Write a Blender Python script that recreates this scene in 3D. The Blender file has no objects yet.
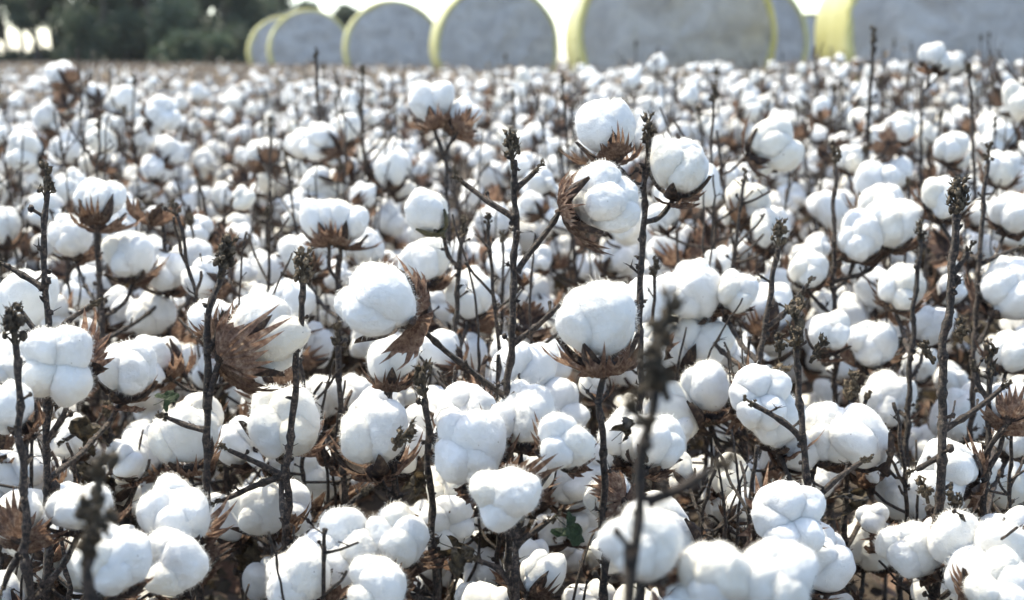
import bpy, math, random
import numpy as np
from mathutils import Vector, Matrix, noise
R_ = math.radians
sc = bpy.context.scene
col = sc.collection

# ------------------------------------------------------------------ camera
CAM = Vector((0, 0, 0.90)); PITCH = R_(9.58); F = 1024 * 50 / 36
cd = bpy.data.cameras.new('camera'); cam = bpy.data.objects.new('camera', cd); col.objects.link(cam)
cam.location = CAM; cam.rotation_euler = (R_(90) - PITCH, 0, 0)
cd.lens = 50; cd.sensor_width = 36; cd.clip_start = 0.05; cd.clip_end = 5000
cd.dof.use_dof = True; cd.dof.focus_distance = 1.42; cd.dof.aperture_fstop = 5.4; cd.dof.aperture_blades = 7
sc.camera = cam
# ------------------------------------------------------------------ sky and sun
SUN_EL, SUN_AZ = R_(62), R_(-40)      # azimuth measured from +Y (away from the camera) towards +X
w = bpy.data.worlds.new('World'); sc.world = w; w.use_nodes = True
nt = w.node_tree; bg = nt.nodes['Background']
sky = nt.nodes.new('ShaderNodeTexSky'); sky.sky_type = 'NISHITA'; sky.sun_disc = False
sky.sun_elevation = SUN_EL; sky.sun_rotation = SUN_AZ; sky.air_density = 0.62; sky.dust_density = 1.0; sky.ozone_density = 1.0
nt.links.new(sky.outputs[0], bg.inputs[0]); bg.inputs[1].default_value = 0.15
sl = bpy.data.lights.new('sun', 'SUN'); sl.energy = 2.2; sl.angle = R_(0.6); sl.color = (1, 0.97, 0.92)
so = bpy.data.objects.new('sun', sl); col.objects.link(so)
sdir = Vector((math.sin(SUN_AZ) * math.cos(SUN_EL), math.cos(SUN_AZ) * math.cos(SUN_EL), math.sin(SUN_EL)))
so.rotation_euler = sdir.to_track_quat('Z', 'Y').to_euler(); so.location = (0, 0, 30)
vs = sc.view_settings; vs.view_transform = 'Standard'; vs.look = 'None'; vs.exposure = 1.9; vs.use_white_balance = True; vs.white_balance_temperature = 7550; vs.white_balance_tint = 4; vs.gamma = 1.0
sc.cycles.use_denoising = True
sc.cycles.max_bounces = 8; sc.cycles.diffuse_bounces = 4; sc.cycles.transparent_max_bounces = 8
sc.cycles.caustics_reflective = False; sc.cycles.caustics_refractive = False

# ------------------------------------------------------------------ helpers
FWD = Vector((0, math.cos(PITCH), -math.sin(PITCH))); UP = Vector((0, math.sin(PITCH), math.cos(PITCH))); RT = Vector((1, 0, 0))
def at(px, py, d):
    return CAM + FWD * d + RT * ((px - 512) / F * d) - UP * ((py - 300) / F * d)
def pic(v):            # direction given as (right, up, towards the viewer) -> world
    return (RT * v[0] + UP * v[1] - FWD * v[2]).normalized()

class MB:
    def __init__(s): s.v = []; s.f = []; s.m = []
    def add(s, v, f, m=0):
        o = len(s.v); s.v.extend([tuple(p) for p in v]); s.f.extend([tuple(i + o for i in q) for q in f]); s.m.extend([m] * len(f))
    def mesh(s, name, mats, smooth=True):
        me = bpy.data.meshes.new(name); me.from_pydata(s.v, [], s.f)
        for m in mats: me.materials.append(m)
        me.polygons.foreach_set('material_index', s.m)
        me.polygons.foreach_set('use_smooth', [smooth] * len(s.f)); me.update()
        return me
def link(name, me, parent=None, mat=None):
    o = bpy.data.objects.new(name, me); col.objects.link(o)
    if parent: o.parent = parent
    if mat is not None: o.matrix_local = mat
    return o
def empty(name, loc, label, cat, group=None):
    o = bpy.data.objects.new(name, None); col.objects.link(o); o.location = loc; o.empty_display_size = .05
    o['label'] = label; o['category'] = cat
    if group: o['group'] = group
    return o

def tube(mb, pts, rad, sides=7, m=0, cap=True):
    pts = [Vector(p) for p in pts]; n = len(pts)
    if not hasattr(rad, '__len__'): rad = [rad] * n
    t0 = (pts[1] - pts[0]).normalized(); u = t0.orthogonal().normalized(); vs_ = []
    for i in range(n):
        t = (pts[min(i + 1, n - 1)] - pts[max(i - 1, 0)]).normalized()
        u = (u - t * u.dot(t)).normalized(); b = t.cross(u)
        for k in range(sides):
            a = 2 * math.pi * k / sides
            vs_.append(pts[i] + (u * math.cos(a) + b * math.sin(a)) * rad[i])
    fs = []
    for i in range(n - 1):
        for k in range(sides):
            fs.append((i * sides + k, i * sides + (k + 1) % sides, (i + 1) * sides + (k + 1) % sides, (i + 1) * sides + k))
    if cap: fs.append(tuple(range(sides))[::-1]); fs.append(tuple((n - 1) * sides + k for k in range(sides)))
    mb.add(vs_, fs, m)

def spline(P, step):
    P = [Vector(p) for p in P]
    if len(P) == 2: P = [P[0], (P[0] + P[1]) / 2, P[1]]
    out = []
    for i in range(len(P) - 1):
        p0 = P[max(i - 1, 0)]; p1 = P[i]; p2 = P[i + 1]; p3 = P[min(i + 2, len(P) - 1)]
        n = max(1, int((p2 - p1).length / step))
        for k in range(n):
            t = k / n
            out.append(0.5 * ((2 * p1) + (p2 - p0) * t + (2 * p0 - 5 * p1 + 4 * p2 - p3) * t * t + (3 * p1 - p0 - 3 * p2 + p3) * t ** 3))
    out.append(P[-1]); return out

_ico = {}
def ico(sub):
    if sub in _ico: return _ico[sub]
    t = (1 + 5 ** .5) / 2
    v = [Vector(p).normalized() for p in [(-1, t, 0), (1, t, 0), (-1, -t, 0), (1, -t, 0), (0, -1, t), (0, 1, t), (0, -1, -t), (0, 1, -t), (t, 0, -1), (t, 0, 1), (-t, 0, -1), (-t, 0, 1)]]
    f = [(0, 11, 5), (0, 5, 1), (0, 1, 7), (0, 7, 10), (0, 10, 11), (1, 5, 9), (5, 11, 4), (11, 10, 2), (10, 7, 6), (7, 1, 8), (3, 9, 4), (3, 4, 2), (3, 2, 6), (3, 6, 8), (3, 8, 9), (4, 9, 5), (2, 4, 11), (6, 2, 10), (8, 6, 7), (9, 8, 1)]
    for _ in range(sub):
        c = {}; nf = []
        def mid(a, b):
            k = (min(a, b), max(a, b))
            if k not in c: c[k] = len(v); v.append((v[a] + v[b]).normalized())
            return c[k]
        for a, b, d in f:
            x, y, z = mid(a, b), mid(b, d), mid(d, a); nf += [(a, x, z), (b, y, x), (d, z, y), (x, y, z)]
        f = nf
    _ico[sub] = (v, f); return _ico[sub]

# ------------------------------------------------------------------ materials
def material(name):
    m = bpy.data.materials.new(name); m.use_nodes = True
    return m, m.node_tree, m.node_tree.nodes['Principled BSDF']
def nz(nt, scale, detail=4, rough=.6, coord='Object', dist=0):
    tc = nt.nodes.new('ShaderNodeTexCoord'); n = nt.nodes.new('ShaderNodeTexNoise')
    n.inputs['Scale'].default_value = scale; n.inputs['Detail'].default_value = detail; n.inputs['Roughness'].default_value = rough
    n.inputs['Distortion'].default_value = dist
    nt.links.new(tc.outputs[coord], n.inputs['Vector']); return n
def ramp(nt, src, stops):
    r = nt.nodes.new('ShaderNodeValToRGB'); e = r.color_ramp.elements
    while len(e) < len(stops): e.new(.5)
    for k, (p, c) in enumerate(stops): e[k].position = p; e[k].color = (*c, 1)
    nt.links.new(src, r.inputs[0]); return r
def bump(nt, b, src, strength, dist):
    n = nt.nodes.new('ShaderNodeBump'); n.inputs['Strength'].default_value = strength; n.inputs['Distance'].default_value = dist
    nt.links.new(src, n.inputs['Height']); nt.links.new(n.outputs[0], b.inputs['Normal'])
def vary(nt, src, lo, hi, sat=(1, 1)):
    oi = nt.nodes.new('ShaderNodeObjectInfo'); mr = nt.nodes.new('ShaderNodeMapRange')
    mr.inputs['To Min'].default_value = lo; mr.inputs['To Max'].default_value = hi
    nt.links.new(oi.outputs['Random'], mr.inputs[0])
    h = nt.nodes.new('ShaderNodeHueSaturation'); nt.links.new(mr.outputs[0], h.inputs['Value']); nt.links.new(src, h.inputs['Color'])
    return h.outputs[0]
def leafy(nt, b, amount, colsock):
    tr = nt.nodes.new('ShaderNodeBsdfTranslucent'); nt.links.new(colsock, tr.inputs[0])
    mx = nt.nodes.new('ShaderNodeMixShader'); mx.inputs[0].default_value = amount
    nt.links.new(b.outputs[0], mx.inputs[1]); nt.links.new(tr.outputs[0], mx.inputs[2])
    nt.links.new(mx.outputs[0], nt.nodes['Material Output'].inputs[0])

def mk_lint():
    m, nt, b = material('cotton_lint')
    n = nz(nt, 2.2, 3); c = ramp(nt, n.outputs[0], [(.3, (.84, .825, .79)), (.6, (.91, .90, .875))])
    q = nz(nt, 7.0, 3, .5); k = ramp(nt, q.outputs[0], [(.735, (0, 0, 0)), (.765, (1, 1, 1))])        # flecks of leaf trash caught in the lint
    mx = nt.nodes.new('ShaderNodeMix'); mx.data_type = 'RGBA'; nt.links.new(k.outputs[0], mx.inputs[0]); nt.links.new(c.outputs[0], mx.inputs[6]); mx.inputs[7].default_value = (.22, .15, .09, 1)
    oi = nt.nodes.new('ShaderNodeObjectInfo'); cr = ramp(nt, oi.outputs['Random'], [(.55, (1, 1, 1)), (1.0, (1, .955, .87))])       # some bolls are creamier
    my = nt.nodes.new('ShaderNodeMix'); my.data_type = 'RGBA'; my.blend_type = 'MULTIPLY'; my.inputs[0].default_value = 1
    nt.links.new(mx.outputs[2], my.inputs[6]); nt.links.new(cr.outputs[0], my.inputs[7]); nt.links.new(my.outputs[2], b.inputs['Base Color'])
    b.inputs['Roughness'].default_value = 1; b.inputs['Specular IOR Level'].default_value = .05
    b.inputs['Subsurface Weight'].default_value = .4; b.inputs['Subsurface Radius'].default_value = (1, 1, 1); b.inputs['Subsurface Scale'].default_value = .014
    b.inputs['Sheen Weight'].default_value = .12; b.inputs['Sheen Roughness'].default_value = .6
    f = nz(nt, 9, 8, .7, dist=1.5); bump(nt, b, f.outputs[0], .45, .03)
    return m
def mk_lint_far():
    m, nt, b = material('cotton_lint_plain')
    b.inputs['Base Color'].default_value = (.86, .85, .82, 1); b.inputs['Roughness'].default_value = 1; b.inputs['Specular IOR Level'].default_value = .05
    f = nz(nt, 4, 5, .7); bump(nt, b, f.outputs[0], .5, .05)
    return m
def mk_bract():
    m, nt, b = material('dried_bract')
    n = nz(nt, 5.0, 7, .72)
    c = ramp(nt, n.outputs[0], [(.30, (.055, .030, .022)), (.44, (.15, .088, .063)), (.56, (.26, .170, .122)), (.72, (.47, .37, .28))])
    s = vary(nt, c.outputs[0], .75, 1.75); nt.links.new(s, b.inputs['Base Color'])
    b.inputs['Roughness'].default_value = .75; b.inputs['Specular IOR Level'].default_value = .25
    f = nz(nt, 12, 5, .7); bump(nt, b, f.outputs[0], .6, .05); leafy(nt, b, .3, s); return m
def mk_burr():
    m, nt, b = material('woody_burr')
    n = nz(nt, 5, 5); c = ramp(nt, n.outputs[0], [(.3, (.022, .013, .010)), (.52, (.060, .034, .024)), (.72, (.24, .16, .10))])
    nt.links.new(c.outputs[0], b.inputs['Base Color']); b.inputs['Roughness'].default_value = .7
    f = nz(nt, 14, 5, .7); bump(nt, b, f.outputs[0], .6, .05); return m
def mk_bark():
    m, nt, b = material('stem_bark')
    n = nz(nt, 230, 6, .75); c = ramp(nt, n.outputs[0], [(.36, (.009, .007, .006)), (.47, (.036, .025, .019)), (.56, (.105, .070, .052)), (.69, (.30, .225, .165))])
    s = vary(nt, c.outputs[0], .7, 1.25); nt.links.new(s, b.inputs['Base Color']); b.inputs['Roughness'].default_value = .6
    f = nz(nt, 420, 5, .75); bump(nt, b, f.outputs[0], 1.0, .006); return m
def mk_bud():
    m, nt, b = material('dried_bud')
    n = nz(nt, 3.5, 5, .7); c = ramp(nt, n.outputs[0], [(.3, (.022, .016, .010)), (.44, (.075, .054, .033)), (.56, (.19, .14, .085)), (.72, (.42, .33, .23))])
    s = vary(nt, c.outputs[0], .6, 1.3); nt.links.new(s, b.inputs['Base Color']); b.inputs['Roughness'].default_value = .75
    f = nz(nt, 12, 4); bump(nt, b, f.outputs[0], .7, .05); return m
def mk_leaf(name, stops, tr=.35):
    m, nt, b = material(name)
    n = nz(nt, 2.5, 5, .65); c = ramp(nt, n.outputs[0], stops)
    s = vary(nt, c.outputs[0], .7, 1.3); nt.links.new(s, b.inputs['Base Color']); b.inputs['Roughness'].default_value = .6
    f = nz(nt, 9, 4); bump(nt, b, f.outputs[0], .5, .04); leafy(nt, b, tr, s); return m
FIB, nt_, b_ = material('lint_fibre'); b_.inputs['Base Color'].default_value = (.90, .89, .865, 1); b_.inputs['Roughness'].default_value = 1; b_.inputs['Specular IOR Level'].default_value = .05
rgb_ = nt_.nodes.new('ShaderNodeRGB'); rgb_.outputs[0].default_value = (.90, .89, .865, 1); leafy(nt_, b_, .45, rgb_.outputs[0])
LINT, LINTF, BRACT, BURR, BARK, BUD = mk_lint(), mk_lint_far(), mk_bract(), mk_burr(), mk_bark(), mk_bud()
DRY = mk_leaf('dry_leaf', [(.3, (.022, .016, .010)), (.5, (.075, .055, .033)), (.7, (.17, .13, .075)), (.85, (.30, .24, .16))])
GREEN = mk_leaf('green_leaf', [(.3, (.014, .022, .010)), (.55, (.032, .052, .022)), (.8, (.075, .095, .045))])
HUSKF = mk_leaf('husk_far', [(.3, (.10, .065, .045)), (.5, (.22, .15, .11)), (.7, (.38, .29, .22))])
STRAW = mk_leaf('straw_leaf', [(.3, (.14, .105, .075)), (.5, (.29, .225, .165)), (.7, (.44, .36, .27))])
CAPS, nt_, b_ = material('green_capsule')
n_ = nz(nt_, 3, 4); c_ = ramp(nt_, n_.outputs[0], [(.3, (.018, .022, .012)), (.55, (.06, .055, .025)), (.8, (.14, .10, .05))])
nt_.links.new(c_.outputs[0], b_.inputs['Base Color']); b_.inputs['Roughness'].default_value = .5
CRIMSON, nt_, b_ = material('withered_red')
n_ = nz(nt_, 3, 5); c_ = ramp(nt_, n_.outputs[0], [(.3, (.022, .010, .008)), (.5, (.085, .032, .020)), (.75, (.26, .12, .065))])
nt_.links.new(c_.outputs[0], b_.inputs['Base Color']); b_.inputs['Roughness'].default_value = .7

# ------------------------------------------------------------------ boll pieces (unit size, boll centre at the origin, lint towards +z)
def lobe(seed, sub, sx, sy, sz, fib=0, amp=1.0):
    rnd = random.Random(seed); v, f = ico(sub); off = Vector((seed * 7.31, seed * 3.7, seed * 1.9)); P = []
    for p in v:
        k = 1 + amp * (.20 * noise.noise(p * 1.0 + off) + .045 * noise.noise(p * 2.4 + off) + .028 * noise.noise(p * 5 + off) + .014 * noise.noise(p * 11 + off) + .010 * noise.noise(p * 24 + off))
        k *= 1 + .10 * p.z
        P.append(Vector((p.x * sx * k, p.y * sy * k, p.z * sz * k)))
    mb = MB(); mb.add(P, f, 0); mb.n = list(v)
    for _ in range(fib):
        i = rnd.randrange(len(v)); n = v[i]; t = Vector((rnd.gauss(0, 1), rnd.gauss(0, 1), rnd.gauss(0, 1))); t = (t - n * t.dot(n)).normalized()
        L = rnd.uniform(.05, .16) * (1.6 if rnd.random() < .12 else 1); q = t.cross(n); wd = rnd.uniform(.0014, .0034)
        a = P[i] - n * .015; b = a + t * L * .5 + n * L * rnd.uniform(.25, .75); c = b + t * L * rnd.uniform(.2, .6) + n * L * rnd.uniform(-.35, .25) + q * L * rnd.uniform(-.3, .3)
        mb.add([a - q * wd, a + q * wd, b + q * wd, b - q * wd, c], [(0, 1, 2, 3), (3, 2, 4)], 1); mb.n += [n] * 5
    return mb
def lock_mesh(mb):
    """fibres take the shading normal of the lint they lie on"""
    me = mb.mesh('lock', [LINT, FIB]); base = len(ico(4)[0])
    nn = [me.vertices[i].normal.copy() if i < base else mb.n[i] for i in range(len(mb.v))]
    me.normals_split_custom_set_from_vertices([tuple(x) for x in nn]); return me
LOCKS = []
for k in range(7):
    s = random.Random(k + 40)
    LOCKS.append(lock_mesh(lobe(k + 1, 4, s.uniform(.56, .66), s.uniform(.54, .64), s.uniform(.70, .84), 1800)))
LOCK_LONG = [lock_mesh(lobe(20 + k, 4, .40, .42, 1.0, 1800, 1.3)) for k in range(2)]

def bract_grid(seed, teeth=11, nt_=7, wide=1.0, long=1.30, flare=.30, sub=4):
    rnd = random.Random(seed); ns = teeth * sub + 1; V = []; Fc = []
    tl = [rnd.uniform(.72, 1.15) * (1 - .35 * abs((k + .5) / teeth * 2 - 1) ** 1.5) for k in range(teeth)]
    tc = [rnd.uniform(-.18, .42) for _ in range(teeth)]; ts = [rnd.uniform(-.12, .12) for _ in range(teeth)]
    for j in range(nt_ + 1):
        t = j / nt_
        for i in range(ns):
            s = i / (ns - 1) * 2 - 1; u = i / sub; k = min(teeth - 1, int(u)); fr = u - k
            tri = 1 - abs(fr * 2 - 1); L = .64 * (1 - .25 * abs(s)) + (tl[k] - .58) * tri ** 1.2
            l = t * L; over = max(0, l - .45)
            ph = .12 + long * l; az = s * wide * (1 - .1 * t) + ts[k] * over * 2.0
            rb = 1.06 + flare * l * l + tc[k] * over * 1.1 + .028 * math.cos(fr * 2 * math.pi) * min(1, t * 2) + .14 * t * noise.noise(Vector((s * 1.6, t * 1.8, seed * 3.1))) + .05 * noise.noise(Vector((s * 4, t * 4, seed * 3.1)))
            V.append((rb * math.sin(ph) * math.cos(az), rb * math.sin(ph) * math.sin(az), -rb * math.cos(ph)))
    for j in range(nt_):
        for i in range(ns - 1):
            a = j * ns + i; Fc.append((a, a + 1, a + ns + 1, a + ns))
    return V, Fc
BRACTS = []
for k in range(5):
    mb = MB(); mb.add(*bract_grid(k, wide=.95 + .1 * (k % 3), flare=.12 + .16 * (k % 3), long=1.25 + .14 * (k % 2))); BRACTS.append(mb.mesh('bract', [BRACT]))
def valves(mb, n, m, seed, ns=5, nt_=6, reach=1.45, turn=0):
    rnd = random.Random(seed)
    for k in range(n):
        a0 = 2 * math.pi * (k + .5) / n + turn + rnd.uniform(-.1, .1); V = []; Fc = []; rch = reach * rnd.uniform(.85, 1.12); cu = rnd.uniform(-.05, .3)
        for j in range(nt_ + 1):
            t = j / nt_; wd = .40 * (1 - t) ** .9 * (.5 + t * 1.2) + .012; ph = .10 + rch * t; rb = .93 + cu * t ** 3 + .03 * math.sin(t * 5)
            for i in range(ns):
                s = i / (ns - 1) * 2 - 1; r2 = rb + .05 * (1 - s * s) - .07 * abs(s) * t
                az = a0 + s * wd / max(.45, math.sin(ph)); V.append((r2 * math.sin(ph) * math.cos(az), r2 * math.sin(ph) * math.sin(az), -r2 * math.cos(ph)))
        for j in range(nt_):
            for i in range(ns - 1): a = j * ns + i; Fc.append((a, a + 1, a + ns + 1, a + ns))
        mb.add(V, Fc, m)
def burr_mesh(n, seed, mats=(BURR,)):
    mb = MB(); valves(mb, n, 0, seed)
    v, f = ico(2); mb.add([(p.x * .34, p.y * .34, p.z * .16 - .93) for p in v], f, 0)      # receptacle
    tube(mb, [(0, 0, -.95), (.02, .01, -1.10), (.03, 0, -1.22)], [.13, .10, .085], 8, 0)
    return mb.mesh('boll', list(mats))
BURRS = {n: [burr_mesh(n, 10 * n + k) for k in range(3)] for n in (3, 4, 5)}
BURR_GREEN = burr_mesh(4, 77, (CAPS,))

def joined_boll(seed, sub, bracts, lint, teeth=7):
    """whole lint of a boll as one mesh, and its burr with bracts as another"""
    rnd = random.Random(seed); n = rnd.choice((2, 3, 3, 4, 5)); ml = MB(); tu = rnd.uniform(0, 6)
    for k in range(n):
        a = 2 * math.pi * k / n + tu + rnd.uniform(-.2, .2); o = (.40 if k else .24) * rnd.uniform(.75, 1.2); big = 1.2 if k == 0 else rnd.uniform(.8, 1.05)
        L = lobe(seed * 11 + k, sub, rnd.uniform(.54, .66), rnd.uniform(.52, .64), rnd.uniform(.64, .85), 220 if sub == 3 else 0)
        M = Matrix.Translation((o * math.cos(a), o * math.sin(a), rnd.uniform(-.05, .22))) @ Matrix.Rotation(a, 4, 'Z') @ Matrix.Rotation(rnd.uniform(.1, .5), 4, 'Y') @ Matrix.Scale(big, 4)
        ml.add([M @ Vector(p) for p in L.v], L.f, 0); ml.m[-len(L.f):] = L.m
    if seed % 3 == 0:      # a strung out lock hanging down
        L = lobe(seed * 7, sub, .26, .30, .72, 200 if sub == 3 else 0, 1.6); a = rnd.uniform(0, 6); M = Matrix.Translation((.62 * math.cos(a), .62 * math.sin(a), -.45)) @ Matrix.Rotation(a, 4, 'Z') @ Matrix.Rotation(-.35, 4, 'Y'); ml.add([M @ Vector(p) for p in L.v], L.f, 0); ml.m[-len(L.f):] = L.m
    mbr = MB(); valves(mbr, n, 0, seed, 3, 4, turn=tu)
    tube(mbr, [(0, 0, -.88), (.03, 0, -1.25)], [.2, .08], 6, 0)
    for k in range(bracts):
        V, Fc = bract_grid(seed + k, teeth, 4, .8, 1.2, rnd.uniform(.15, .45), 2)
        M = Matrix.Rotation(2 * math.pi * k / 3 + rnd.uniform(-.3, .3), 4, 'Z'); mbr.add([M @ Vector(p) for p in V], Fc, 1)
    return ml, mbr
MIDBOLL = []
for k in range(10):
    ml, mbr = joined_boll(100 + k, 3, (3, 2, 3, 1, 0)[k % 5], LINT)
    MIDBOLL.append((ml.mesh('boll', [LINT, FIB]), mbr.mesh('burr', [BURR, BRACT])))
FARBOLL = []
for k in range(8):
    ml, mbr = joined_boll(200 + k, 2, (2, 1, 3, 0)[k % 4], LINT, 5)
    mb = MB(); mb.add(ml.v, ml.f, 0); o = len(mb.v)
    mb.v += mbr.v; mb.f += [tuple(i + o for i in q) for q in mbr.f]; mb.m += [x + 1 for x in mbr.m]
    FARBOLL.append(mb.mesh('boll', [LINT, BURR, BRACT]))
MIDHUSK = []
for k in range(3):
    mb = MB(); valves(mb, 4, 0, k + 5, 3, 4, 1.2)
    tube(mb, [(0, 0, -.88), (.03, 0, -1.25)], [.2, .08], 6, 0)
    for q in range(3):
        V, Fc = bract_grid(k * 3 + q, 7, 5, .85, 1.45, -.1, 3); M = Matrix.Rotation(2 * math.pi * q / 3, 4, 'Z'); mb.add([M @ Vector(p) for p in V], Fc, 1)
    MIDHUSK.append(mb.mesh('empty_husk', [BURR, BRACT]))

# dried bud clusters at stem tips (unit size, growing along +z)
def bud_mesh(seed, n=15, mat=BUD):
    rnd = random.Random(seed); mb = MB(); v, f = ico(1)
    for k in range(n):
        h = rnd.uniform(-.6, 1.0); a = rnd.uniform(0, 6.28); rr = rnd.uniform(.12, .50) * (1.1 - .3 * abs(h)); c = Vector((rr * math.cos(a), rr * math.sin(a), h))
        tube(mb, [(0, 0, h - .45), c * .6 + Vector((0, 0, h * .35 - .12)), c], [.07, .055, .05], 5)
        r0 = rnd.uniform(.09, .2); M = Matrix.Rotation(rnd.uniform(0, 3), 3, 'X') @ Matrix.Rotation(rnd.uniform(0, 3), 3, 'Z')
        mb.add([c + M @ Vector((p.x * r0, p.y * r0 * .8, p.z * r0 * 1.25)) * (1 + .3 * noise.noise(p * 2.3 + c * 5)) for p in v], f)
        for q in range(3):      # pointed scales
            d = Vector((rnd.gauss(0, .5), rnd.gauss(0, .5), rnd.uniform(.2, 1))).normalized(); s = d.orthogonal().normalized() * rnd.uniform(.04, .09); L = rnd.uniform(.16, .42)
            e = d.cross(s); p = c + d * r0 * .4
            mb.add([p - s, p + s, p + d * L * .55 + s * .8 + e * .2, p + d * L * .55 - s * .8 + e * .2, p + d * L + e * rnd.uniform(-.6, 1.2)], [(0, 1, 2, 3), (3, 2, 4)])
    tube(mb, [(0, 0, -1.1), (.04, 0, -.2), (0, .03, .7)], [.14, .13, .07], 6)
    return mb.mesh('dried_bud', [mat])
BUDS = [bud_mesh(k, 14 + 4 * k) for k in range(4)]
BUD_RED = bud_mesh(9, 26, CRIMSON)

def leaf_mesh(seed, mat, crumple=.3):
    rnd = random.Random(seed); V = []; Fc = []; n = 30; m = 7; off = Vector((seed * 2.3, 0, seed))
    for j in range(m + 1):
        for i in range(n):
            a = (i / (n - 1) - .5) * 4.6; L = (.45 + .50 * abs(math.cos(a * 1.35)) ** 1.5) * (1 + .35 * noise.noise(Vector((a * 3, seed, 2)))) * (1 - .25 * (abs(a) / 2.3) ** 4); r = L * j / m
            x = math.sin(a) * r; y = math.cos(a) * r; z = crumple * (noise.noise(Vector((x, y, 0)) * 1.8 + off) + .6 * noise.noise(Vector((x, y, 0)) * 4.3 + off) + .25 * noise.noise(Vector((x, y, 0)) * 9 + off)) - .3 * crumple * (x * x + y * y) * 2
            V.append((x * (1 - crumple * .4 * abs(x)), y + .3, z))
    for j in range(m):
        for i in range(n - 1): a = j * n + i; Fc.append((a, a + 1, a + n + 1, a + n))
    mb = MB(); mb.add(V, Fc); tube(mb, [(0, .3, 0), (.02, -.1, -.03), (0, -.45, .05)], [.025, .02, .02], 5)
    return mb.mesh('dry_leaf' if mat is DRY else 'leaf', [mat])
DRYLEAF = [leaf_mesh(k, DRY, .8 + .25 * k) for k in range(4)]
GREENLEAF = [leaf_mesh(10 + k, GREEN, .25) for k in range(2)]

def stem_into(mb, path, r0, r1, seed, sides=8, step=.006, node=.034, stubs=True, jit=.0012):
    rnd = random.Random(seed); P = spline(path, step); n = len(P); acc = 0; nxt = rnd.uniform(0, node); rad = []; Q = []; nodes = []
    for i, p in enumerate(P):
        if i: acc += (P[i] - P[i - 1]).length
        t = i / (n - 1); r = r0 + (r1 - r0) * t; k = (acc % node) / node; kk = math.exp(-((min(k, 1 - k)) / .09) ** 2)
        r *= 1 + .42 * kk + .22 * noise.noise(Vector((acc * 130, seed, 0)))
        Q.append(p + Vector((noise.noise(Vector((acc * 28, seed, 1))), noise.noise(Vector((acc * 28, seed, 7))), 0)) * jit * 3.4); rad.append(r)
        if i and acc > nxt: nodes.append((i, r)); nxt += node
    tube(mb, Q, rad, sides)
    if stubs == 2:        # crust of scales and small dead buds on the upper stem
        for i in range(int(n * .5), n):
            if rnd.random() < .30:
                a = rnd.uniform(0, 6.28); d = Vector((math.cos(a), math.sin(a), rnd.uniform(-.1, 1.0))).normalized(); c = Q[i] + d * rad[i] * .8; L = rnd.uniform(.003, .009); e = d.orthogonal().normalized() * L * .28; g = d.cross(e)
                mb.add([c - e, c + e, c + d * L * .6 + e * .8 + g, c + d * L * .6 - e * .8 + g, c + d * L + g * rnd.uniform(-1, 2)], [(0, 1, 2, 3), (3, 2, 4)])
                if rnd.random() < .35:
                    v, f = ico(1); q = rnd.uniform(.0014, .0030); h = c + d * .002; mb.add([h + p * q * (1 + .5 * noise.noise(p * 2 + h * 300)) for p in v], f)
    if stubs:
        for i, r in nodes:
            if rnd.random() < .62:
                a = rnd.uniform(0, 6.28); d = Vector((math.cos(a), math.sin(a), rnd.uniform(.3, 1.2))).normalized(); L = rnd.uniform(.004, .016)
                e = Q[i] + d * L; tube(mb, [Q[i], Q[i] + d * L * .5, e], [r * .55, r * .40, r * .5], 5)
                v, f = ico(1); q = r * rnd.uniform(.45, .9); mb.add([e + Vector((p.x, p.y, p.z * 1.3)) * q * (1 + .4 * noise.noise(p * 2 + e * 90)) for p in v], f)
                if rnd.random() < .5:
                    for _ in range(3):
                        d2 = (d + Vector((rnd.gauss(0, .6), rnd.gauss(0, .6), rnd.gauss(0, .4)))).normalized(); tube(mb, [e, e + d2 * .004, e + d2 * rnd.uniform(.006, .012)], [r * .25, r * .18, r * .06], 4)
    return Q

def frame_z(axis, roll=0):
    return axis.to_track_quat('Z', 'Y').to_matrix().to_4x4() @ Matrix.Rotation(roll, 4, 'Z')

# ------------------------------------------------------------------ foreground plants, each with its own branches and bolls
def hero_boll(plant, pos, axis, R, seed, n=4, roll=0, bracts=2, green=False, long=False, bface=None, even=False):
    rnd = random.Random(seed); M = Matrix.Translation(pos - plant.location) @ frame_z(axis, roll) @ Matrix.Diagonal((R, R, R, 1))
    o = link('boll', BURR_GREEN if green else BURRS[n][seed % 3], plant, M)
    for k in range(n):
        a = 2 * math.pi * k / n + rnd.uniform(-.18, .18); off = (.40 if k else .22) * rnd.uniform(.75, 1.2); big = 1.22 if k == 0 else rnd.uniform(.86, 1.05)
        if even: off = .47; big = rnd.uniform(.92, 1.0)
        me = rnd.choice(LOCK_LONG) if (long and rnd.random() < .5) else rnd.choice(LOCKS)
        T = Matrix.Translation((off * math.cos(a), off * math.sin(a), rnd.uniform(-.04, .22))) @ Matrix.Rotation(a, 4, 'Z') @ Matrix.Rotation(rnd.uniform(.05, .45), 4, 'Y') @ Matrix.Rotation(rnd.uniform(0, 6.28), 4, 'Z') @ Matrix.Scale(big, 4)
        link('lock', me, o, T)
    inv = frame_z(axis, roll).to_3x3().inverted()
    for k in range(bracts):
        a = 2 * math.pi * k / 3 + rnd.uniform(-.25, .25)
        if bface is not None:      # turn the first bract towards a given picture direction
            d = inv @ pic(bface); a += math.atan2(d.y, d.x)
        T = Matrix.Rotation(a, 4, 'Z') @ Matrix.Scale(rnd.uniform(.95, 1.12), 4); link('bract', BRACTS[(seed + k) % 5], o, T)
    return o

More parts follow.
